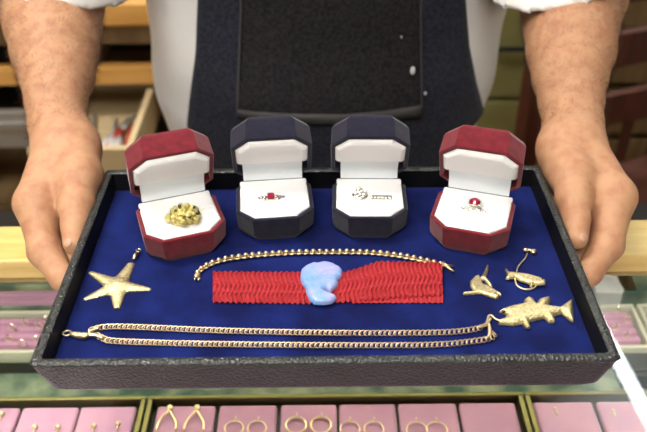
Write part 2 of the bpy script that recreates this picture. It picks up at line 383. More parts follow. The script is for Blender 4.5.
def slot_tray(label, x0, x1, y0, y1, n, m_r=m_ivory, slots=1):
    cx, cy = (x0+x1)/2, (y0+y1)/2
    t = thing('ring_tray', label, 'tray', (cx, cy, TZ))
    G().box((x0-cx+.001, y0-cy+.001, 0), (x1-cx-.001, y1-cy-.001, .018)).make('tray_body', m_trayblack, t)
    rim(G(), x0-cx, y0-cy, x1-cx, y1-cy, .016, .032, .004).make('rim', m_r, t)
    d = (y1-y0-.018)/n
    for k in range(n):
        g = G(); ya = y0-cy+.009+d*k
        prof = [(ya+.001, .018), (ya+.001, .026), (ya+d*.25, .030), (ya+d*.75, .030), (ya+d-.001, .026), (ya+d-.001, .018)]
        g.loft([[(xx, yy, zz) for yy, zz in prof] for xx in (x0-cx+.009, x1-cx-.009)]).make('ring_roll', m_pink, t)
    return t
ys = lambda px, py: at(px, py, zp).y
yA, yB = ys(0, 351), ys(0, 309)
slot_tray('pink ring tray with ivory rim under the glass, left of the blue tray', at(0, 330, zp).x-.22, -.185, yA, yB, 4)
slot_tray('pink ring tray under the glass, hidden behind the blue tray', -.182, .182, yA, yB, 4)
yC = ys(640, 346)
slot_tray('pink ring tray under the glass, right of the blue tray', .185, at(637, 310, zp).x, yC, yB, 4)
slot_tray('pink ring tray under the glass at the far right end', at(637, 310, zp).x+.004, at(637, 310, zp).x+.3, yC, yB, 4)
# case items behind: tags and price boxes
slot_tray('pink ring tray at the back of the case, under the ledge on the left', at(0, 290, zp).x-.25, -.2, yB+.004, yB+.046, 2, m_marble)
for px, lab in ((612, 'white cardboard jewellery box under glass near the right hand'), (638, 'pale green marbled jewellery box under glass near right edge')):
    a = at(px, 283, .80)
    t = thing('jewellery_box', lab, 'box', (a.x, a.y, TZ)); mm = m_plastic if px == 612 else m_marble
    G().box((-.024, -.02, 0), (.024, .02, .018), .002).make('box_base', mm, t)
    G().box((-.025, -.021, .018), (.025, .021, .027), .002).make('box_lid', mm, t)
a = at(640, 360, .80)
tt = thing('ring_stand', 'low black display stand under glass at the right edge', 'display stand', (a.x+.02, a.y, TZ))
G().box((-.042, -.02, 0), (.05, .018, .02), .003).make('stand_base', m_black, tt)
G().box((-.038, -.016, .02), (.046, .014, .024), .002).make('stand_pad', m_trayblack, tt)
# earrings on the pads
def hoop(px, py, r, label, group, thick=.0008, squash=1.0, bead=False):
    c = at(px, py, zp+.002)
    t = thing('hoop_earring', label, 'earring', c[:], group=group)
    G().tube([(r*math.sin(a*2*pi/28), r*squash*math.cos(a*2*pi/28), 0) for a in range(28)], thick, 6, True).make('hoop', m_gold, t, True)
    G().tube([(0, r*squash, 0), (.001, r*squash+.003, .001), (.0005, r*squash+.005, .0)], .0006, 6).make('ear_post', m_gold, t, True)
    return t
gp = {1: 'gold drop earrings on the first pad', 2: 'thin hoops on the second pad', 3: 'hoops on the third pad', 4: 'thin hoops on the fourth pad', 5: 'pale hoops on the fifth pad'}
for px, side in ((170, 'left'), (197, 'right')):
    c = at(px, 408, zp+.003)
    t = thing('drop_earring', '%s of two gold v shaped drop earrings on leftmost pad of middle tray' % side, 'earring', c[:], group=gp[1])
    G().ball((0, 0, .001), .0034, 2, (1, 1, .6)).make('stud', m_goldrough, t, True)
    for sx_ in (-1, 1):
        G().tube(bez([(0, -.001, 0), (sx_*.003, -.008, .001), (sx_*.008, -.017, 0), (sx_*.009, -.026, 0)], 5), .0013, 6).make('drop', m_gold, t, True)
for k, (pxs, py, r, sq) in {2: ((234, 257), 428, .0085, 1), 3: ((296, 321), 425, .0095, 1), 4: ((350, 374), 429, .009, 1), 5: ((417, 437), 430, .0095, 1)}.items():
    for px, side in zip(pxs, ('left', 'right')):
        hoop(px, py, r, '%s gold hoop earring on pad %s from the left of middle tray' % (side, {2: 'second', 3: 'third', 4: 'fourth', 5: 'fifth'}[k]), gp[k], .0011 if k == 3 else .0007)
for px, py, lab in ((35, 427, 'left gold stud on pad at the far left, under glass'), (58, 427, 'right gold stud on pad at the far left, under glass'),
                    (94, 426, 'left gold stud on pad beside the brass corner, under glass'), (118, 424, 'right gold stud on pad beside the brass corner, under glass'),
                    (2, 414, 'gold stud on the pad cut by left edge, under glass'), (555, 409, 'tiny stud on left pad of the right tray, under glass'), (613, 411, 'tiny stud on pad near the light streak, under glass')):
    c = at(px, py, zp+.0012); t = thing('stud_earring', lab, 'earring', c[:], group='stud earrings under the glass')
    r = .0027 if px < 200 else .0015
    G().ball((0, 0, .001), r, 2, (1, 1, .7)).make('stud', m_gold, t, True)
    G().tube([(0, -.001, 0), (.0005, -.007, .0005)], .0009, 6).make('ear_post', m_gold, t, True)
for i, (px, py) in enumerate(((12, 326), (24, 321), (38, 324), (8, 337), (22, 342), (36, 338), (46, 318), (618, 308), (628, 318), (616, 326), (627, 333))):
    c = at(px, py, zp+.003); left = px < 300
    t = thing('display_ring', 'small gold ring standing in pink ring tray %s of blue tray' % ('left' if left else 'right'), 'ring', c[:], random.uniform(-.3, .3), group='small rings in the %s ring tray' % ('left' if left else 'right'))
    G().tube([(.0042*math.cos(a*2*pi/20), 0, .0042*math.sin(a*2*pi/20)-.002) for a in range(20)], .0007, 6, True).make('band', m_gold, t, True)
    G().ball((0, 0, .0024), .0012, 1).make('stone', m_dia, t)

# ------------------------------------------------------------------ the blue velvet tray
TY0, TY1, TX = .3555, .5872, .1885
tcx, tcy = 0, (TY0+TY1)/2; hw, hd = TX, (TY1-TY0)/2
def rrect(hx, hy, r, z, n=5):
    out = []
    for cx, cy, a0 in ((hx-r, hy-r, 0), (-hx+r, hy-r, 90), (-hx+r, -hy+r, 180), (hx-r, -hy+r, 270)):
        for k in range(n+1):
            a = math.radians(a0+90*k/n); out.append((cx+r*math.cos(a), cy+r*math.sin(a), z))
    return out
V = RIM-.016                                   # velvet surface
tray = thing('jewellery_tray', 'black leatherette tray lined with blue velvet, held by the person', 'tray', (tcx, tcy, RIM))
rings = [rrect(hw-.015, hd-.011, .008, -.0305), rrect(hw-.0100, hd-.0070, .010, -.0300), rrect(hw-.0060, hd-.0048, .009, -.0265), rrect(hw-.0012, hd-.0012, .004, -.003),
         rrect(hw-.0004, hd-.0004, .0035, -.0010), rrect(hw-.0012, hd-.0012, .0035, 0), rrect(hw-.0062, hd-.0062, .003, 0), rrect(hw-.0070, hd-.0070, .002, -.0008)]
G().loft(rings, True, False).make('shell', m_leather, tray, True)
G().loft([rrect(hw-.0070, hd-.0070, .002, -.0008), rrect(hw-.0078, hd-.0078, .002, -.0185)], False, False).make('inner_wall', m_black, tray, True)
# velvet sheet, gently uneven
g = G(); nx, ny = 90, 56; vv = []; ff = []
for j in range(ny+1):
    for i in range(nx+1):
        x = (i/nx*2-1)*(hw-.0080); y = (j/ny*2-1)*(hd-.0080)
        e = min(1, min(hw-.008-abs(x), hd-.008-abs(y))/.006)
        vv.append((x, y, -.016 - .0012*(1-e)**2 + .00025*math.sin(31*x+17*y)*math.sin(57*y-12*x)*e))
for j in range(ny):
    for i in range(nx): ff.append((j*(nx+1)+i, j*(nx+1)+i+1, (j+1)*(nx+1)+i+1, (j+1)*(nx+1)+i))
n0 = len(vv)
for (x, y) in ((-1, -1), (1, -1), (1, 1), (-1, 1)): vv.append((x*(hw-.008), y*(hd-.008), -.020))
ff.append((n0, n0+1, n0+2, n0+3))
g.add(vv, ff).make('velvet_lining', m_velvet, tray, True)

# ------------------------------------------------------------------ ring boxes
def octo(hx, hy, c, z, cx=0, cy=0):
    return [(cx+x, cy+y, z) for x, y in ((hx, -hy+c), (hx, hy-c), (hx-c, hy), (-hx+c, hy), (-hx, hy-c), (-hx, -hy+c), (-hx+c, -hy), (hx-c, -hy))]
def soft(ob, wd=.0012, seg=3):
    m_ = ob.modifiers.new('bevel', 'BEVEL'); m_.width = wd; m_.segments = seg; m_.limit_method = 'ANGLE'; m_.angle_limit = math.radians(25)
    for p in ob.data.polygons: p.use_smooth = True
    wn = ob.modifiers.new('wn', 'WEIGHTED_NORMAL'); return ob
def ring_box(label, group, cx, cy, rz, mt, W=.059, D=.058, H=.022, theta=64, t_=.024, WL=.061):
    r = thing('ring_box', label, 'ring box', (cx, cy, V), rz, group)
    hx, hy, c = W/2, D/2, .0125
    soft(G().loft([octo(hx-.0035, hy-.0035, c, .0), octo(hx-.0008, hy-.0008, c, .006), octo(hx, hy, c, H-.001), octo(hx-.0006, hy-.0006, c, H), octo(hx-.003, hy-.003, c-.001, H), octo(hx-.003, hy-.003, c-.001, H-.004)]).make('base', mt, r), .0015)
    # cushion: two padded halves with the slot between them
    g = G(); a = hx-.0032; q = hy-.0032; cc = c-.001
    def half(y0, y1, front):
        rings = []
        for k, (ins, z) in enumerate(((0, H-.004), (.0, H-.0008), (.0008, H+.0006), (.003, H+.0015), (.008, H+.0020))):
            if front: pts = [(a-ins, y1-min(ins, .0015)), (-a+ins, y1-min(ins, .0015)), (-a+ins, -q+cc), (-a+cc, -q+ins), (a-cc, -q+ins), (a-ins, -q+cc)]
            else: pts = [(a-ins, y1-ins), (-a+ins, y1-ins), (-a+ins, y0+min(ins, .0015)), (a-ins, y0+min(ins, .0015))]
            rings.append([(x, y, z) for x, y in pts])
        g.loft(rings)
    half(0, .0005, True); half(.0013, q-.001, False)
    g.make('cushion', m_white, r, True); soft(bpy.data.objects[-1] if False else r.children[-1], .001, 2)
    # lid, built closed about its hinge and swung open
    hl = WL/2; DL = D-.001; th = math.radians(theta)
    R = Matrix.Rotation(-th, 4, 'X'); hinge = Vector((0, hy-.002, H+.0005))
    def sw(pts): return [tuple(R @ Vector(p) + hinge) for p in pts]
    cy_ = -DL/2
    lid = soft(G().loft([sw(octo(hl-.0032, DL/2-.0032, c-.001, .006, 0, cy_)), sw(octo(hl-.0030, DL/2-.003, c-.001, .0, 0, cy_)), sw(octo(hl-.0005, DL/2-.0005, c, 0, 0, cy_)), sw(octo(hl, DL/2, c, .001, 0, cy_)),
              sw(octo(hl-.0006, DL/2-.0006, c, t_-.006, 0, cy_)), sw(octo(hl-.003, DL/2-.003, c, t_-.001, 0, cy_)), sw(octo(hl-.006, DL/2-.006, c, t_, 0, cy_))]).make('lid', mt, r), .0014)
    # padded panel filling the far part of the lid
    ys0, ys1 = -DL+.0032, -DL*.43
    pr = []
    for ins, z in ((0, .006), (0, .001), (.0010, -.0014), (.0035, -.0030), (.009, -.0036)):
        a = hl-.0034
        pr.append(sw([(a-ins, ys1-ins, z), (-a+ins, ys1-ins, z), (-a+ins, ys0+.011, z), (-a+.011+ins*.3, ys0+ins, z), (a-.011-ins*.3, ys0+ins, z), (a-ins, ys0+.011, z)]))
    lg = G().loft(pr).make('lid_lining', m_white, r); soft(lg, .001, 2)
    # flap that hides the hinge
    fl = []
    w2 = hx-.0065
    P0 = Vector((0, hy-.0052, H+.0014)); P2 = R @ Vector((0, ys1+.002, .0015)) + hinge; P1 = (P0+P2)/2 + Vector((0, .0015, .0))
    prof = bez([P0, P1, P2], 6)
    g = G(); v = []; f = []
    for p in prof: v += [(-w2, p.y, p.z), (w2, p.y, p.z), (w2, p.y+.0025, p.z+.001), (-w2, p.y+.0025, p.z+.001)]
    g.loft([v[i:i+4] for i in range(0, len(v), 4)]).make('hinge_flap', m_flap, r)
    return r
B1 = at(180.5, 217, V+.02); B2 = at(274.5, 199.5, V+.02); B3 = at(369.5, 198.5, V+.02); B4 = at(473, 212, V+.02)
red_l = ring_box('open dark red ring box at far left with chunky gold ring', 'dark red ring boxes', B1.x, B1.y, math.radians(19), m_redbox, W=.0640, D=.061, WL=.066)
navy_l = ring_box('open navy ring box holding a ring with square red stone', 'navy ring boxes', B2.x, B2.y, math.radians(5), m_navybox, W=.0615, D=.060, WL=.064)
navy_r = ring_box('open navy ring box holding diamond cluster rings', 'navy ring boxes', B3.x, B3.y, math.radians(-1.5), m_navybox, W=.0600, D=.060, WL=.0625)
red_r = ring_box('open dark red ring box at right with oval red stone ring', 'dark red ring boxes', B4.x, B4.y, math.radians(-18), m_redbox, W=.0620, D=.060, WL=.0645)

# ------------------------------------------------------------------ rings in the boxes (local z = cushion top)
CT = V+.0238
def ring_thing(label, px, py, rz):
    p = at(px, py, CT); return thing('finger_ring', label, 'ring', (p.x, p.y, CT), rz)
def band(t, r, wire, mt, dz=-.0035, wy=1.5):
    n = 40; v = [(r*math.cos(a*2*pi/n), 0, r*math.sin(a*2*pi/n)-r+.002+dz+.003) for a in range(n)]
    g = G().tube(v, wire, 8, True); g.v = [(x, y*wy, z) for x, y, z in g.v]; return g.make('band', mt, t, True)
t = ring_thing('chunky gold nugget ring set with dark stones in red box', 185, 221, .19)
band(t, .0105, .0013, m_gold)
R1 = []
for k in range(19):
    a = k*2.4; rr = .0118*math.sqrt(k/19); R1.append((rr*math.cos(a)*1.05, rr*math.sin(a)*.95, .0050+.0075*(1-(rr/.0118)**2)))
def fn(X_, Y_, Z_):
    d = cone(X_, Y_, Z_, (-.004, 0, .002), .0065, (.004, 0, .002), .0065)
    for i, (a, b_, c) in enumerate(R1): d = smin(d, cone(X_, Y_, Z_, (a, b_, c-.001), .0025+.0007*(i % 3), (a, b_, c+.0006), .0020), .0007)
    return d + .0003*np.sin(X_*3100)*np.sin(Y_*2700)*np.sin(Z_*2900)
vv, ff = nets(fn, (-.016, -.015, -.004), (.017, .017, .020), .0004)
link('nugget_cluster', vv.tolist(), ff.tolist(), m_nugget, t)
for i in (1, 4, 6, 8, 10, 13, 16):
    a, b_, c = R1[i]; G().ball((a*1.05, b_*1.05-.0012, c+.0012), .0013+.0005*(i % 2), 2).make('dark_stone', m_dark, t, True)
def gem_emerald(t, hx, hy, z, m, name):
    rings = []
    for s_, z_ in ((.55, z), (1, z+.0012), (.92, z+.0018), (.62, z+.0024)):
        rings.append(octo(hx*s_, hy*s_, min(hx, hy)*.35*s_, z_))
    return G().loft(rings).make(name, m, t)
def brilliant(g, c, r, sc=1.0, h=.6):
    n = 10; rings = []
    for s_, z_ in ((.1, -.6*h), (1, 0), (.95, .12*h), (.55, .42*h)):
        rings.append([(c[0]+r*s_*math.cos(k*2*pi/n), c[1]+r*s_*sc*math.sin(k*2*pi/n), c[2]+r*z_*1.2) for k in range(n)])
    g.loft(rings)
t = ring_thing('slim pale ring with square red stone in left navy box', 271, 198.5, .08)
band(t, .0115, .0011, m_wg)
G().box((-.0032, -.0040, -.0005), (.0032, .0040, .0022), .0006).make('setting', m_wg, t)
gem_emerald(t, .0029, .0037, .0018, m_ruby, 'red_stone')
for x, r in ((-.0046, .0014), (-.0072, .0013), (-.0098, .0012), (.0046, .0014), (.0072, .0013), (.0098, .0012), (-.0052, .0013), (.0056, .0012)):
    g = G(); yy = -.0030 if x in (-.0052, .0056) else 0; brilliant(g, (x, yy, .0030-abs(x)*.17), r*1.2); g.make('small_diamond', m_diashade, t)
t = ring_thing('pale gold diamond cluster ring standing at left in navy box', 360, 196, .05)
band(t, .0078, .0009, m_wg)
g0 = G(); 
for k in range(12):
    a = k*2.4; rr = .0058*math.sqrt(k/12); g = G()
    brilliant(g, (rr*math.cos(a), rr*math.sin(a), .0030+.0012*(1-rr/.0058)), .00135); g.make('small_diamond', m_dia, t)
G().ball((0, 0, .0012), .0066, 3, (1, 1, .30)).make('setting', m_wg, t, True)
G().ball((-.0005, .0062, .0022), .0028, 2, (1, .7, .8)).make('setting_top', m_wg, t, True)
t = ring_thing('slim pale gold ring with a row of diamonds, right in navy box', 381, 198.5, -.05)
band(t, .0078, .0010, m_wg, wy=2)
G().box((-.0088, -.0026, -.0002), (.0088, .0026, .0018), .0008).make('setting', m_wg, t)
for k in range(6):
    for yy in (-.0013, .0013):
        g = G(); brilliant(g, (-.0072+.0029*k, yy, .0020), .0012); g.make('small_diamond', m_dia, t)
t = ring_thing('ring with round red stone and diamond halo in right red box', 474, 208, -.25)
band(t, .0095, .0010, m_wg)
G().tube([(0, 0, .001), (0, 0, .0042)], [.0030, .0047], 16).make('setting', m_wg, t, True)
g = G(); n = 14
G().loft([[(r*math.cos(k*2*pi/n), .002+r*math.sin(k*2*pi/n)*.92, z) for k in range(n)] for r, z in ((.0025, .0035), (.0047, .0048), (.0045, .0054), (.0026, .0070))]).make('red_stone', m_ruby, t)
for k in range(12):
    a = k*2*pi/12; g = G(); brilliant(g, (.0056*math.cos(a), .002+.0053*math.sin(a), .0042), .0009); g.make('halo_diamond', m_dia, t)
for i, (x, y) in enumerate(((-.004, -.0055), (-.0012, -.0066), (.0018, -.0066), (.0046, -.0055), (.007, -.004), (.0032, -.0042), (-.002, -.0044), (.0088, -.006), (-.0065, -.0035))):
    g = G(); brilliant(g, (x, y, .0022), .0012); g.make('side_diamond', m_dia, t)
G().tube(bez([(-.010, -.002, -.0005), (-.005, -.005, .0008), (.001, -.0065, .001), (.008, -.0055, .0008), (.012, -.0065, -.0008)], 5), .0011, 6).make('scroll_setting', m_wg, t, True)

# ------------------------------------------------------------------ jewellery on the velvet
VZ = V+.0004
# starfish pendant
sc_ = at(118, 287, VZ); tips = [(at(x, y, VZ)-sc_) for x, y in ((134.5, 259), (149, 289.5), (117, 311), (86, 299), (91, 273))]
t = thing('starfish_pendant', 'textured gold starfish pendant on the velvet at the left', 'pendant', sc_[:])
def fn(X_, Y_, Z_):
    d = None
    for q in tips:
        mid = q*.5; c = cone(X_, Y_, Z_*1.7, (0, 0, 0), .0072, (q.x, q.y, 0), .0019)
        d = c if d is None else smin(d, c, .003)
    d = d + .00022*np.sin(X_*2400)*np.sin(Y_*2300)
    return np.maximum(d, -Z_-.0004)
vv, ff = nets(fn, (-.028, -.024, -.002), (.028, .026, .007), .00045)
link('star_body', vv.tolist(), ff.tolist(), m_goldrough, t)
a, b_ = tips[0]*.93, at(138, 252, VZ+.002)-sc_
G().tube([a+Vector((0, 0, .001)), (a+b_)/2+Vector((0, 0, .0012)), b_], [.0016, .0018, .0012], 8).make('bail', m_gold, t, True)
cc = b_+Vector((.0002, .001, .0006)); G().tube([cc+Vector((.0018*math.cos(k*pi/6), .0022*math.sin(k*pi/6), 0)) for k in range(12)], .0006, 6, True).make('jump_ring', m_gold, t, True)
# tennis bracelet
pts = [(197, 277), (199, 271), (205, 266.5), (213, 262.5), (225, 259), (240, 256.5), (260, 254.3), (280, 253), (300, 252), (325, 251.7), (350, 251.6), (372, 252.3), (395, 254.6), (415, 258), (430, 261.3), (441, 264.3)]
path = bez([at(x, y, VZ+.0022) for x, y in pts], 10)
def resample(path, step):
    out = [path[0]]; acc = 0
    for a, b_ in zip(path[:-1], path[1:]):
        L = (b_-a).length; q = step-acc
        while q <= L: out.append(a+(b_-a)*(q/L)); q += step
        acc = (acc+L) % step
    return out
t = thing('gold_bracelet', 'thin gold link bracelet curving above the red woven bracelet', 'bracelet', path[0][:])
o0 = path[0]; beads = resample(path, .0052)
proto = None
for i, p in enumerate(beads):
    q = beads[min(i+1, len(beads)-1)] if i < len(beads)-1 else p*2-beads[i-1]; ang = math.atan2((q-p).y, (q-p).x)
    if proto is None:
        g = G().ball((0, .0004, .0006), .0019, 2, (1.0, 1, .9))
        g.tube([(-.0030, -.0012, -.0008), (-.0012, -.0019, -.0006), (.0012, -.0010, -.0006), (.0032, .0006, -.0008)], .0008, 6)
        g.tube([(-.0028, .0012, -.0008), (.0, .0018, -.0006), (.0028, .0010, -.0008)], .0006, 6)
        proto = g.make('link', m_gold, t, True); ob = proto
    else:
        ob = proto.copy(); C.objects.link(ob); ob.parent = t
    ob.location = p-o0; ob.rotation_euler = (0, 0, ang)
e = path[-1]-o0
def L_(x, y, z=VZ+.0015): return at(x, y, z)-o0
G().tube([L_(440, 264), L_(446, 266.5), L_(454, 271.5)], [.0016, .0016, .0010], 8).make('clasp', m_gold, t, True)
G().tube([L_(443, 263, VZ+.003), L_(447, 265.5, VZ+.003), L_(454, 266)], [.0013, .0011, .0007], 8).make('clasp_tongue', m_gold, t, True)
G().tube([L_(442, 267), L_(443.5, 262)], .0012, 8).make('clasp_bar', m_gold, t, True)
G().tube([L_(199, 272), L_(196.5, 277.5)], [.0019, .0026], 8).make('end_link', m_goldrough, t, True)
# red woven bracelet
def interp(tab, x):
    for (a, b_), (c, d) in zip(tab[:-1], tab[1:]):
        if x <= c: return b_+(d-b_)*(x-a)/(c-a)
    return tab[-1][1]
topE = [(214, 272.5), (300, 273), (333, 275.5), (356, 270.5), (378, 263.8), (441, 265)]
botE = [(212, 303), (300, 304.5), (330, 304), (380, 301), (410, 298.5), (441, 297.5)]
t = thing('woven_bracelet', 'red woven cord bracelet with pale blue carved stone', 'bracelet', at(325, 288, VZ)[:]); o0 = at(325, 288, VZ)
def ribbon(name, x0, x1, tE, bE, z0, nb=3, hgt=.0026, rise=None, mt=m_redcord):
    nx, ny = 560, 54; v = []; f = []; Lpx = (x1-x0)
    nx = int(nx*Lpx/228)
    for i in range(nx+1):
        px = x0+(x1-x0)*i/nx; s_ = px/6.2*2*pi*.5
        a, b_ = at(px, interp(tE, px), VZ), at(px, interp(bE, px), VZ)
        zz = z0+(rise(px) if rise else 0)
        for j in range(ny+1):
            q = j/ny; ph = q*nb; k = int(min(ph, nb-1e-6)); r = ph-k      # braid strand, 0..1 inside it
            chev = math.sin(2*pi*(px/4.5) + (abs(r-.5)*2)*3.4*(1 if k % 2 else -1))
            prof = max(0.0, math.sin(pi*r))**.9
            z = prof*(.64+.36*chev)*hgt
            sc2 = .035*math.sin(2*pi*px/5.6 + (0 if q < .5 else 1.5))*(1 if (j == 0 or j == ny) else 0)
            sc1 = (q-.5)*(1+.05*math.sin(2*pi*px/5.6))+.5 if (q < .06 or q > .94) else q
            p = a+(b_-a)*sc1-o0; edge = min(q, 1-q); z *= min(1, edge/.03+.25)
            v.append((p.x, p.y, zz+z+.0008))
    n1 = ny+1
    for i in range(nx):
        for j in range(ny): f.append((i*n1+j, i*n1+j+1, (i+1)*n1+j+1, (i+1)*n1+j))
    # underside and edges
    base = len(v); v += [(x, y, zz_-0) for (x, y, zz_) in [(q[0], q[1], z0+(rise(x0) if rise else 0)*0+.0002) for q in v[:]]]
    for i in range(nx):
        f.append((i*n1, (i+1)*n1, base+(i+1)*n1, base+i*n1)); f.append((i*n1+ny, base+i*n1+ny, base+(i+1)*n1+ny, (i+1)*n1+ny))
        f.append((base+i*n1, base+(i+1)*n1, base+(i+1)*n1+ny, base+i*n1+ny))
    for i in (0, nx):
        for j in range(ny): f.append((i*n1+j, i*n1+j+1, base+i*n1+j+1, base+i*n1+j))
    return link(name, v, f, mt, t)
ribbon('under_strap', 352, 443, [(352, 288), (443, 288)], [(352, 303.5), (443, 303.5)], .0, 1, .0012)
ribbon('woven_strap', 213, 442, topE, botE, .0003, 3, .0026, rise=lambda px: .0016*min(1, max(0, (px-340)/40)))
op = [(165,120),(200,90),(260,62),(300,64),(350,55),(420,70),(470,95),(492,125),(485,165),(455,190),(460,220),(440,250),(400,285),(370,272),(342,282),(390,300),(440,320),(447,345),(400,375),(330,385),(270,380),(230,350),(205,300),(200,255),(170,225),(158,180)]
P = [(x-o0.x, y-o0.y) for x, y in px_poly(op, VZ+.004, 280, 255, 7.85)]
ctr = at(280+330/7.85, 255+225/7.85, VZ+.004)-o0
puff('carved_stone', [P], .0042, .004, m_opal, t, .0005, base=.0026,
     extra=lambda X_, Y_, d: .0002*np.sin(np.hypot(X_-ctr.x, Y_-ctr.y)*900+9*np.arctan2(Y_-ctr.y, X_-ctr.x))*(Y_ > ctr.y-.001) + .0006*np.exp(-((X_-ctr.x)**2+(Y_-ctr.y+.006)**2)/.00001))
# chain necklace
def chain_path(pts, step=.0034):
    return resample(bez([at(x, y, VZ+.0016) for x, y in pts], 12), step)
t = thing('chain_necklace', 'doubled gold curb chain necklace lying along the tray front', 'necklace', at(62, 333, VZ)[:]); o0 = at(62, 333, VZ)
top_s = [(92, 330), (100, 327.8), (112, 326.8), (140, 327.3), (200, 330), (260, 331.8), (330, 333), (400, 333.3), (450, 332.3), (477, 328.8), (487, 325.2)]
bot_s = [(97, 335.5), (103, 338.5), (112, 341), (140, 342.3), (200, 344), (300, 345.3), (400, 345.6), (445, 344.5), (474, 341.4), (488, 339.0), (494, 335.5), (495, 329)]
g = G()
for S in (top_s, bot_s):
    cpnts = chain_path(S)
    for i, p in enumerate(cpnts[:-1]):
        tv = (cpnts[i+1]-p).normalized(); sd = Vector((-tv.y, tv.x, 0)); upv = Vector((0, 0, 1))
        s2 = (sd*math.cos(.75)+upv*math.sin(.75)); nrm = tv.cross(s2)
        tw = tv*math.cos(.42)+sd*math.sin(.42); sd = Vector((-tw.y, tw.x, 0)); s2 = (sd*math.cos(.7)+upv*math.sin(.7)); nrm = tw.cross(s2)
        pp = [p+Vector((0, 0, .0002)) + tw*(.0027*math.cos(k*2*pi/12)) + s2*(.0017*math.sin(k*2*pi/12)) + nrm*(.0003*math.sin(k*4*pi/12)) - o0 for k in range(12)]
        g.tube(pp, .00050, 6, True)
g.make('chain', m_chain, t, True)
q = lambda x, y, z=VZ+.0018: at(x, y, z)-o0
G().tube([q(67, 333.2)+Vector((.0028*math.cos(k*pi/8), .0024*math.sin(k*pi/8), 0)) for k in range(16)], .0007, 6, True).make('jump_ring', m_gold, t, True)
G().tube(bez([q(70, 333.5), q(76, 335), q(84, 336), q(90, 334.5)], 4), [.0010, .0014, .0018, .0021, .0023, .0025, .0025, .0026, .0026, .0024, .0020, .0016, .0012][:13], 10).make('lobster_clasp', m_goldrough, t, True)
G().tube(bez([q(88, 333), q(94, 330), q(99, 328)], 3), .0017, 8).make('end_cap', m_gold, t, True)
G().tube(bez([q(88, 335.3), q(95, 335.5), q(103, 338.5)], 3), .0017, 8).make('end_cap', m_gold, t, True)
# bass pendant on the chain
bp_ = [(140,152),(165,138),(215,120),(285,107),(290,82),(315,68),(345,80),(362,106),(378,80),(440,65),(448,90),(430,120),(500,128),(560,85),(578,80),(583,215),(570,212),(510,165),(462,178),(473,200),(470,217),(430,215),(413,190),(320,212),(328,250),(300,250),(278,222),(230,234),(140,225),(135,205),(175,192),(185,172),(165,160)]
o0 = at(535, 313, VZ)
t = thing('bass_pendant', 'large gold bass fish pendant at the end of the chain', 'pendant', o0[:])
P = [(x-o0.x, y-o0.y) for x, y in px_poly(bp_, VZ+.002, 475, 285, 5.88)]
puff('fish_body', [P], .0042, .0046, m_goldrough, t, .0004, base=.0002, extra=lambda X_, Y_, d: .00025*np.sin(X_*2600)*np.sin(Y_*2900)*(d < -.001))
ey = at(475+165/5.88, 285+162/5.88, VZ+.003)-o0
G().ball(ey+Vector((.0004, .0006, .0005)), .0013, 2).make('eye', m_dark, t, True)
q = lambda x, y, z=VZ+.0022: at(475+x/5.88, 285+y/5.88, z)-o0
G().tube(bez([q(150, 212), q(120, 200), q(98, 180), q(80, 182), q(75, 200), q(62, 235)], 5), .0008, 8).make('link_ring', m_gold, t, True)
G().tube(bez([q(90, 195), q(75, 225), q(40, 245), q(10, 252)], 4), [.0011]*4+[.0015]*4+[.0011]*5, 8).make('bail', m_gold, t, True)
G().tube(bez([q(78, 225), q(86, 260), q(82, 300), q(60, 318)], 4), [.0013]*13, 8).make('bail_arm', m_gold, t, True)
# marlin charm
o0 = at(482, 285, VZ)
t = thing('marlin_charm', 'small gold leaping marlin charm left of the bass pin', 'charm', o0[:])
pl1 = [(300,350),(300,362),(272,352),(285,372),(265,380),(215,364),(165,347),(55,354),(52,340),(122,332),(98,300),(98,268),(130,235),(155,225),(168,255),(180,285),(230,305)]
pl2 = [(172,230),(188,205),(208,160),(217,165),(214,195),(202,240),(242,292),(240,306),(222,304),(190,262),(160,250)]
P1 = [(x-o0.x, y-o0.y) for x, y in px_poly(pl1, VZ+.001, 455, 240, 6.47)]; P2 = [(x-o0.x, y-o0.y) for x, y in px_poly(pl2, VZ+.001, 455, 240, 6.47)]
puff('marlin_body', [P1, P2], .0024, .0024, m_goldrough, t, .00035, base=.0002)
# bass pin with chain
o0 = at(525, 276, VZ)
t = thing('fish_pin', 'small gold fish tie pin with loop and clutch, upper right', 'pin', o0[:])
pl = [(322,180),(332,182),(350,205),(400,208),(470,218),(540,238),(587,258),(588,285),(540,287),(510,284),(500,300),(485,298),(487,280),(430,264),(390,242),(348,250),(328,246),(338,215)]
P1 = [(x-o0.x, y-o0.y) for x, y in px_poly(pl, VZ+.003, 455, 240, 6.47)]
puff('fish_body', [P1], .0026, .0024, m_goldrough, t, .00035, base=.0015)
q = lambda x, y, z=VZ+.0012: at(455+x/6.47, 240+y/6.47, z)-o0
G().ball(q(565, 255, VZ+.004), .0009, 2).make('eye', m_dark, t, True)
G().tube(bez([q(388, 245, VZ+.002), q(398, 290), q(435, 315), q(480, 320), q(515, 308), q(528, 288, VZ+.002)], 5), .0007, 8).make('loop', m_gold, t, True)
G().tube(bez([q(400, 205, VZ+.002), q(408, 175), q(430, 145), q(455, 118), q(468, 85, VZ+.002)], 5), .0007, 8).make('stem', m_gold, t, True)
G().ball(q(457, 66, VZ+.002), .0022, 2, (1, .75, .8)).ball(q(508, 76, VZ+.002), .0026, 2, (1.1, 1, .8)).tube([q(450, 62, VZ+.002), q(510, 70, VZ+.002)], .0012, 8).make('clutch', m_gold, t, True)

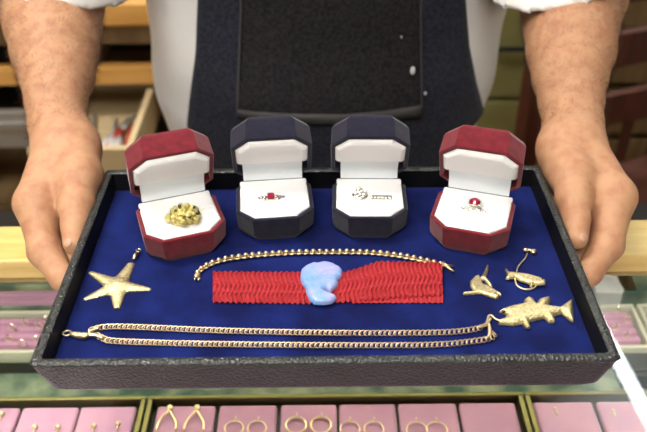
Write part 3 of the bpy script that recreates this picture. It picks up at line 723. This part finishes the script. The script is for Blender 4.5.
# ------------------------------------------------------------------ the person holding the tray
person = thing('person', 'person in white t-shirt and dark denim apron holding the tray with both hands', 'person', (0, .95, 0))
PO = Vector((0, .95, 0))
def plink(name, V_, F_, m, parent=person):
    V_ = np.asarray(V_) - np.array(PO); return link(name, V_.tolist(), F_.tolist() if hasattr(F_, 'tolist') else F_, m, parent)
def arm(side):
    sgn = -1 if side == 'L' else 1
    if side == 'L': cl = [(66, 147, .712, .0265), (58, 125, .728, .0255), (56, 100, .745, .0275), (57, 75, .768, .0345), (55, 50, .792, .0420), (53, 25, .82, .0480), (51, -5, .865, .0500)]
    else: cl = [(572, 147, .706, .0260), (573, 125, .722, .0260), (571, 100, .742, .0290), (570, 75, .765, .0350), (571, 50, .792, .0425), (571, 25, .82, .0470), (573, -5, .860, .0500)]
    C_ = [(atd(x, y, k), r) for x, y, k, r in cl]
    el = C_[-1][0]; sh = Vector((sgn*.215, .955, 1.40))
    dx = 0 if side == 'L' else .003
    def H(x, y, z):
        k = min(1, max(0, (x-.195)/.04)); return Vector((sgn*(x-.005*k)+dx, y-.006*k, z+(.003 if z < 1 else 0)))
    wr = C_[0][0]
    palm = [(wr, .027, H(.2435, .552, 1.030), .0165), (wr, .026, H(.228, .553, 1.014), .0165), (wr, .025, H(.212, .560, 1.006), .0150), (wr, .023, H(.200, .571, 1.000), .0140),
            (wr+Vector((-sgn*.012, -.008, .002)), .021, H(.2065, .562, 1.040), .0165), (H(.205, .575, 1.036), .017, H(.238, .556, 1.028), .015)]
    fing = [[(H(.2425, .549, 1.029), .0165), (H(.2290, .513, 1.008), .0125), (H(.2070, .485, .9965), .0100), (H(.182, .470, .992), .0090)],
            [(H(.231, .553, 1.008), .0155), (H(.2130, .516, .990), .0112), (H(.178, .492, .990), .0098), (H(.156, .480, .9925), .0088)],
            [(H(.214, .560, 1.000), .0140), (H(.190, .531, .986), .0108), (H(.160, .512, .990), .0098), (H(.138, .505, .9925), .0086)],
            [(H(.200, .571, .997), .0130), (H(.174, .556, .988), .0098), (H(.150, .545, .991), .0088), (H(.132, .540, .993), .0080)],
            [(H(.2085, .566, 1.040), .0170), (H(.2020, .536, 1.034), .0136), (H(.1985, .516, 1.029), .0112), (H(.1960, .499, 1.0225), .0092)]]
    def fn(X_, Y_, Z_):
        d = None
        for (a, ra), (b_, rb) in zip(C_[:-1], C_[1:]):
            c = cone(X_, Y_, Z_, a, ra, b_, rb); d = c if d is None else smin(d, c, .006)
        d = smin(d, cone(X_, Y_, Z_, el, .050, sh, .056), .03)
        p = None
        for a, ra, b_, rb in palm:
            c = cone(X_, Y_, Z_, a, ra, b_, rb); p = c if p is None else smin(p, c, .007)
        d = smin(d, p, .010)
        fs = None
        for f_ in fing:
            c = None
            for (a, ra), (b_, rb) in zip(f_[:-1], f_[1:]):
                k_ = cone(X_, Y_, Z_, a, ra, b_, rb); c = k_ if c is None else smin(c, k_, .004)
            k_ = cone(X_, Y_, Z_, f_[1][0], f_[1][1]*1.06, f_[1][0]+(f_[2][0]-f_[1][0])*.05, f_[1][1]); c = smin(c, k_, .005)
            fs = c if fs is None else smin(fs, c, .0015)
        d = smin(d, fs, .009)
        # wrist tendons, knuckle wrinkles
        f0 = fing[4][1][0]; wv = (X_-f0.x)*(-sgn)*.2+(Y_-f0.y)
        d = d + .0006*np.sin(wv*1500)*np.exp(-((X_-f0.x)**2+(Y_-f0.y)**2+(Z_-f0.z)**2)/.00016)
        return d
    lo = np.array([min(c[0][k] for c in C_) for k in range(3)])-.07; hi = np.array([max(c[0][k] for c in C_) for k in range(3)])+.07
    lo[1] = .44; lo[2] = .965; hi[2] = 1.24
    if side == 'L': hi[0] = -.115; lo[0] = -.40
    else: lo[0] = .115; hi[0] = .40
    V_, F_ = nets(fn, lo, hi, .0022)
    return V_, F_, C_, fing, el, sh
armsL, armsR = arm('L'), arm('R')
# the rest of the body, coarser; arms carry on inside the sleeves
def body_fn(X_, Y_, Z_):
    yc = .955; Ys = (Y_-yc)*1.45
    d = cone(X_, Ys, Z_, (0, 0, .92), .145, (0, 0, 1.15), .165)
    d = smin(d, cone(X_, Ys, Z_, (-.06, 0, 1.32), .125, (.06, 0, 1.32), .125), .08)
    d = smin(d, cone(X_, Y_, Z_, (-.15, .965, 1.42), .06, (.15, .965, 1.42), .06), .06)
    d = smin(d, cone(X_, Y_, Z_, (0, .97, 1.42), .058, (0, .95, 1.54), .052), .04)
    h = cone(X_, (Y_-.935)*.86, Z_, (0, 0, 1.66), .082, (0, .0, 1.68), .084)
    h = smin(h, cone(X_, Y_, Z_, (0, .905, 1.585), .045, (0, .90, 1.59), .045), .06)
    h = smin(h, cone(X_, Y_, Z_, (0, .843, 1.655), .010, (0, .828, 1.625), .014), .015)
    for s_ in (-1, 1):
        h = smin(h, cone(X_, Y_, Z_, (s_*.078, .95, 1.655), .012, (s_*.084, .965, 1.625), .009), .012)
        h = smin(h, cone(X_, Y_, Z_, (s_*.02, .856, 1.578), .010, (0, .853, 1.578), .011), .012)
    d = smin(d, h, .03)
    for s_, A_ in ((-1, armsL), (1, armsR)):
        d = smin(d, cone(X_, Y_, Z_, A_[4], .048, A_[5], .056), .05)
        d = smin(d, cone(X_, Y_, Z_, (s_*.085, .955, .90), .075, (s_*.105, .95, .48), .060), .05)
        d = smin(d, cone(X_, Y_, Z_, (s_*.105, .95, .48), .058, (s_*.11, .97, .09), .038), .03)
    return d
Vb, Fb = nets(body_fn, (-.40, .74, .05), (.40, 1.16, 1.80), .010)
allV = np.concatenate([Vb, armsL[0], armsR[0]]); allF = np.concatenate([Fb, armsL[1]+len(Vb), armsR[1]+len(Vb)+len(armsL[0])])
# drop the coarse body where the fine arms replace it, keeping the overlap inside the sleeves
def in_fine(P_): return (P_[:, 2] < 1.19) & (np.abs(P_[:, 0]) > .232) & (P_[:, 1] < .955)
mask = np.zeros(len(allV), bool); mask[:len(Vb)] = in_fine(Vb)
allF = allF[~mask[allF].any(1)]
used = np.unique(allF); rm = -np.ones(len(allV), int); rm[used] = np.arange(len(used))
plink('body', allV[used], rm[allF], m_skin)
# finger nails on the thumbs
for (V_, F_, C_, fing, el, sh), sgn in ((armsL, -1), (armsR, 1)):
    a, b_ = fing[4][2][0], fing[4][3][0]; dv = (b_-a).normalized(); n_ = Vector((sgn*.45, -.1, .9)).normalized(); n_ = (n_-dv*n_.dot(dv)).normalized(); s_ = dv.cross(n_)
    rot = Matrix((s_, dv, n_)).transposed()
    g = G().ball(b_+n_*.0068+dv*.002-PO, .0048, 3, (.85, 1.1, .5), rot); g.make('thumbnail', m_nail, person, True)
# fine hair on the forearms
g = G()
for (V_, F_, C_, fing, el, sh) in (armsL, armsR):
    V_ = np.asarray(V_); c0, c1 = np.array(C_[1][0]), np.array(C_[-2][0]); axis = (c1-c0)/np.linalg.norm(c1-c0)
    tt_ = (V_-c0)@axis; L = np.linalg.norm(c1-c0); sel = np.where((tt_ > -.02) & (tt_ < L+.03))[0]
    pick = np.random.choice(sel, 5500, replace=False)
    for i in pick:
        p = Vector(V_[i]); ctr_ = Vector(c0+axis*tt_[i]); n_ = (p-ctr_).normalized()
        d_ = (-Vector(axis)*.8 + n_*.45 + Vector(np.random.normal(0, .35, 3))).normalized(); L_h = random.uniform(.005, .010)
        q1 = p+d_*L_h*.5+n_*.001; q2 = p+d_*L_h; s_ = d_.cross(n_).normalized()*.00008
        k0 = len(g.v); g.v += [tuple(w_-PO) for w_ in (p-s_, p+s_, q1+s_, q1-s_, q2)]; g.f += [(k0, k0+1, k0+2, k0+3), (k0+3, k0+2, k0+4)]
ah = g.make('arm_hair', m_hair, person); ah['kind'] = 'stuff'
# t-shirt
def shirt_fn(X_, Y_, Z_):
    yc = .955; Ys = (Y_-yc)*1.55
    taper = cone(X_, Ys, Z_, (0, 0, .86), .205, (0, 0, .97), .208)
    d = smin(taper, cone(X_, Ys, Z_, (.004, 0, .99), .213, (.012, 0, 1.10), .226), .04)
    d = smin(d, cone(X_, Ys, Z_, (-.06, 0, 1.32), .145, (.06, 0, 1.32), .145), .08)
    d = smin(d, cone(X_, Y_, Z_, (-.15, .965, 1.41), .068, (.15, .965, 1.41), .068), .06)
    # drapery folds
    d = d + .0022*np.sin(X_*42+Z_*16+2*np.sin(Z_*13)) + .0012*np.sin(X_*90-Z_*35)
    for s_, A_ in ((-1, armsL), (1, armsR)):
        e, sh = A_[4], A_[5]; k = 1.0
        cut = e + (sh-e).normalized()*.031
        sl_ = cone(X_, Y_, Z_, e-(sh-e).normalized()*.06+Vector((-s_*.018, -.024, 0)), .080, sh, .072)
        ax = Vector((-s_*.28, 0, 1)).normalized(); sd = (X_-cut.x)*ax.x+(Y_-cut.y)*ax.y+(Z_-cut.z)*ax.z
        sl_ = np.maximum(sl_, -sd)
        inner = cone(X_, Y_, Z_, e-(sh-e).normalized()*.1+Vector((-s_*.018, -.024, 0)), .071, e+(sh-e)*.3, .058)
        sl_ = np.maximum(sl_, -inner)
        d = smin(d, sl_, .03)
    neck = cone(X_, Y_, Z_, (0, .955, 1.43), .068, (0, .94, 1.60), .085)
    d = np.maximum(d, -neck); d = np.maximum(d, .82-Z_)
    return d
Vs, Fs_ = nets(shirt_fn, (-.43, .71, .80), (.43, 1.16, 1.52), .005)
plink('t_shirt', Vs, Fs_, m_shirt)
def trouser_fn(X_, Y_, Z_):
    d = cone(X_, (Y_-.955)*1.35, Z_, (0, 0, .92), .172, (0, 0, .90), .175)
    for s_ in (-1, 1):
        d = smin(d, cone(X_, Y_, Z_, (s_*.092, .955, .86), .100, (s_*.105, .95, .48), .074), .03)
        d = smin(d, cone(X_, Y_, Z_, (s_*.105, .95, .48), .072, (s_*.11, .97, .08), .058), .03)
    return np.maximum(d, np.maximum(.05-Z_, Z_-.93))
Vt, Ft = nets(trouser_fn, (-.24, .78, .03), (.24, 1.13, .95), .010)
plink('trousers', Vt, Ft, m_trouser)
for s_ in (-1, 1):
    def shoe_fn(X_, Y_, Z_):
        d = cone(X_, Y_, Z_, (s_*.11, 1.0, .045), .045, (s_*.12, .83, .035), .042); return np.maximum(smin(d, cone(X_, Y_, Z_, (s_*.11, .98, .08), .045, (s_*.11, .98, .10), .045), .03), -Z_+.002)
    Vx, Fx = nets(shoe_fn, (s_*.115-.08, .76, -.01), (s_*.115+.08, 1.08, .17), .006); plink('shoe', Vx, Fx, m_shoe)
def hair_fn(X_, Y_, Z_):
    d = cone(X_, (Y_-.942)*.86, Z_, (0, 0, 1.67), .090, (0, 0, 1.685), .092) + .002*np.sin(X_*160)*np.sin(Y_*150)
    cut = cone(X_, Y_, Z_, (0, .83, 1.60), .115, (0, .86, 1.50), .12); return np.maximum(np.maximum(d, -cut), 1.60-Z_)
Vx, Fx = nets(hair_fn, (-.12, .80, 1.58), (.12, 1.08, 1.80), .006); plink('hair', Vx, Fx, m_hair)
for s_ in (-1, 1):
    e = G().ball(Vector((s_*.032, .862, 1.668))-PO, .012, 3).make('eye', m_eye, person, True)
    G().ball(Vector((s_*.032, .8525, 1.667))-PO, .0055, 2, (1, .6, 1)).make('iris', m_iris, e, True)
# apron: a sheet of denim laid over the front of the shirt
def front_y(x, z, off):
    ys_ = np.linspace(.74, .99, 211); X_ = np.full_like(ys_, x); Z_ = np.full_like(ys_, z)
    d = shirt_fn_smooth(X_, ys_, Z_); i = np.argmax(d < off); return ys_[i] if (d < off).any() else .955
def shirt_fn_smooth(X_, Y_, Z_):
    Ys = (Y_-.955)*1.55
    d = smin(cone(X_, Ys, Z_, (0, 0, .5), .208, (0, 0, .97), .211), cone(X_, Ys, Z_, (.004, 0, .99), .216, (.012, 0, 1.10), .229), .05)
    return smin(d, cone(X_, Ys, Z_, (-.06, 0, 1.32), .148, (.06, 0, 1.32), .148), .09)
def sheet(name, xl, xr, z0, z1, off, th, m, parent, nx=40, nz=60, wob=.0012, slant=0):
    v = []; f = []
    for layer in (0, 1):
        for j in range(nz+1):
            z = z0+(z1-z0)*j/nz
            for i in range(nx+1):
                x = xl(z)+(xr(z)-xl(z))*i/nx
                zz_ = z - slant*(i/nx)*(1-j/nz)**2
                y = front_y(x, z, .0) - off - layer*th - wob*(1+math.sin(z*26+x*19)*math.sin(x*31+1))
                v.append((x-PO.x, y-PO.y, zz_))
    n1 = nx+1; n2 = n1*(nz+1)
    for j in range(nz):
        for i in range(nx):
            a = j*n1+i; f += [(a, a+1, a+n1+1, a+n1), (n2+a, n2+a+n1, n2+a+n1+1, n2+a+1)]
    for i in range(nx): f += [(i, n2+i, n2+i+1, i+1), (nz*n1+i, nz*n1+i+1, n2+nz*n1+i+1, n2+nz*n1+i)]
    for j in range(nz): f += [(j*n1, (j+1)*n1, n2+(j+1)*n1, n2+j*n1), (j*n1+nx, n2+j*n1+nx, n2+(j+1)*n1+nx, (j+1)*n1+nx)]
    return link(name, v, f, m, parent)
def edge_fn(rows):
    rows = sorted(rows)
    def fnz(z):
        if z <= rows[0][0]: return rows[0][1]
        return interp(rows, z)
    return fnz
FY = .828
def pz(px, py, y=FY): p = aty(px, py, y); return (p.z, p.x)
Ltab = [(.55, -.20), (.90, -.168), pz(186, 125, .845), pz(191, 85, .84), pz(195, 55, .835), pz(197, 0, .83), (1.34, -.115)]
Rtab = [(.55, .20), (.90, .172), pz(491, 130, .845), pz(480, 92, .84), pz(471, 50, .835), pz(466, 0, .83), (1.34, .11)]
apron = sheet('apron', edge_fn(Ltab), edge_fn(Rtab), .52, 1.34, .004, .0022, m_denim, person, 48, 90)
# pocket, its seams, and paint flecks
pb = pz(238, 108)[0]
pxl = edge_fn([pz(237, 108), pz(241, 0), (1.2, pz(241, 0)[1])]); pxr = edge_fn([pz(422, 117), pz(420, 0), (1.2, pz(420, 0)[1])])
pocket = sheet('pocket', pxl, pxr, pb-.004, 1.17, .0066, .0022, m_pocket, apron, 24, 30, slant=.006) 
for (xf, w_) in ((lambda z: pxl(z), .0022), (lambda z: pxr(z)-.0022, .0022)):
    sheet('seam', xf, (lambda z, xf=xf, w_=w_: xf(z)+w_), pb-.004, 1.17, .0088, .0012, m_denim2, pocket, 1, 30)
sheet('hem', pxl, pxr, pb-.004, pb+.006, .0089, .0011, m_denim2, pocket, 24, 2, slant=.006)
for (px, py, rw, rh) in ((411.5, 65, .0028, .005), (424.5, 90, .0016, .0022), (400, 30, .0010, .0013)):
    z, x = pz(px, py, FY-.004); y = front_y(x, z, 0)-.0135
    G().ball(Vector((x, y, z))-PO, 1, 2, (rw, .0012, rh)).make('paint_fleck', m_paint, apron, True)
for s_ in (-1, 1):
    g = G(); v = bez([(s_*.10, front_y(s_*.10, 1.33, 0)-.006, 1.33), (s_*.085, .895, 1.42), (s_*.075, .93, 1.475), (s_*.05, 1.0, 1.50), (0, 1.03, 1.50)], 6)
    G().tube([q_-PO for q_ in v], .007, 6).make('neck_strap', m_denim, apron, True)
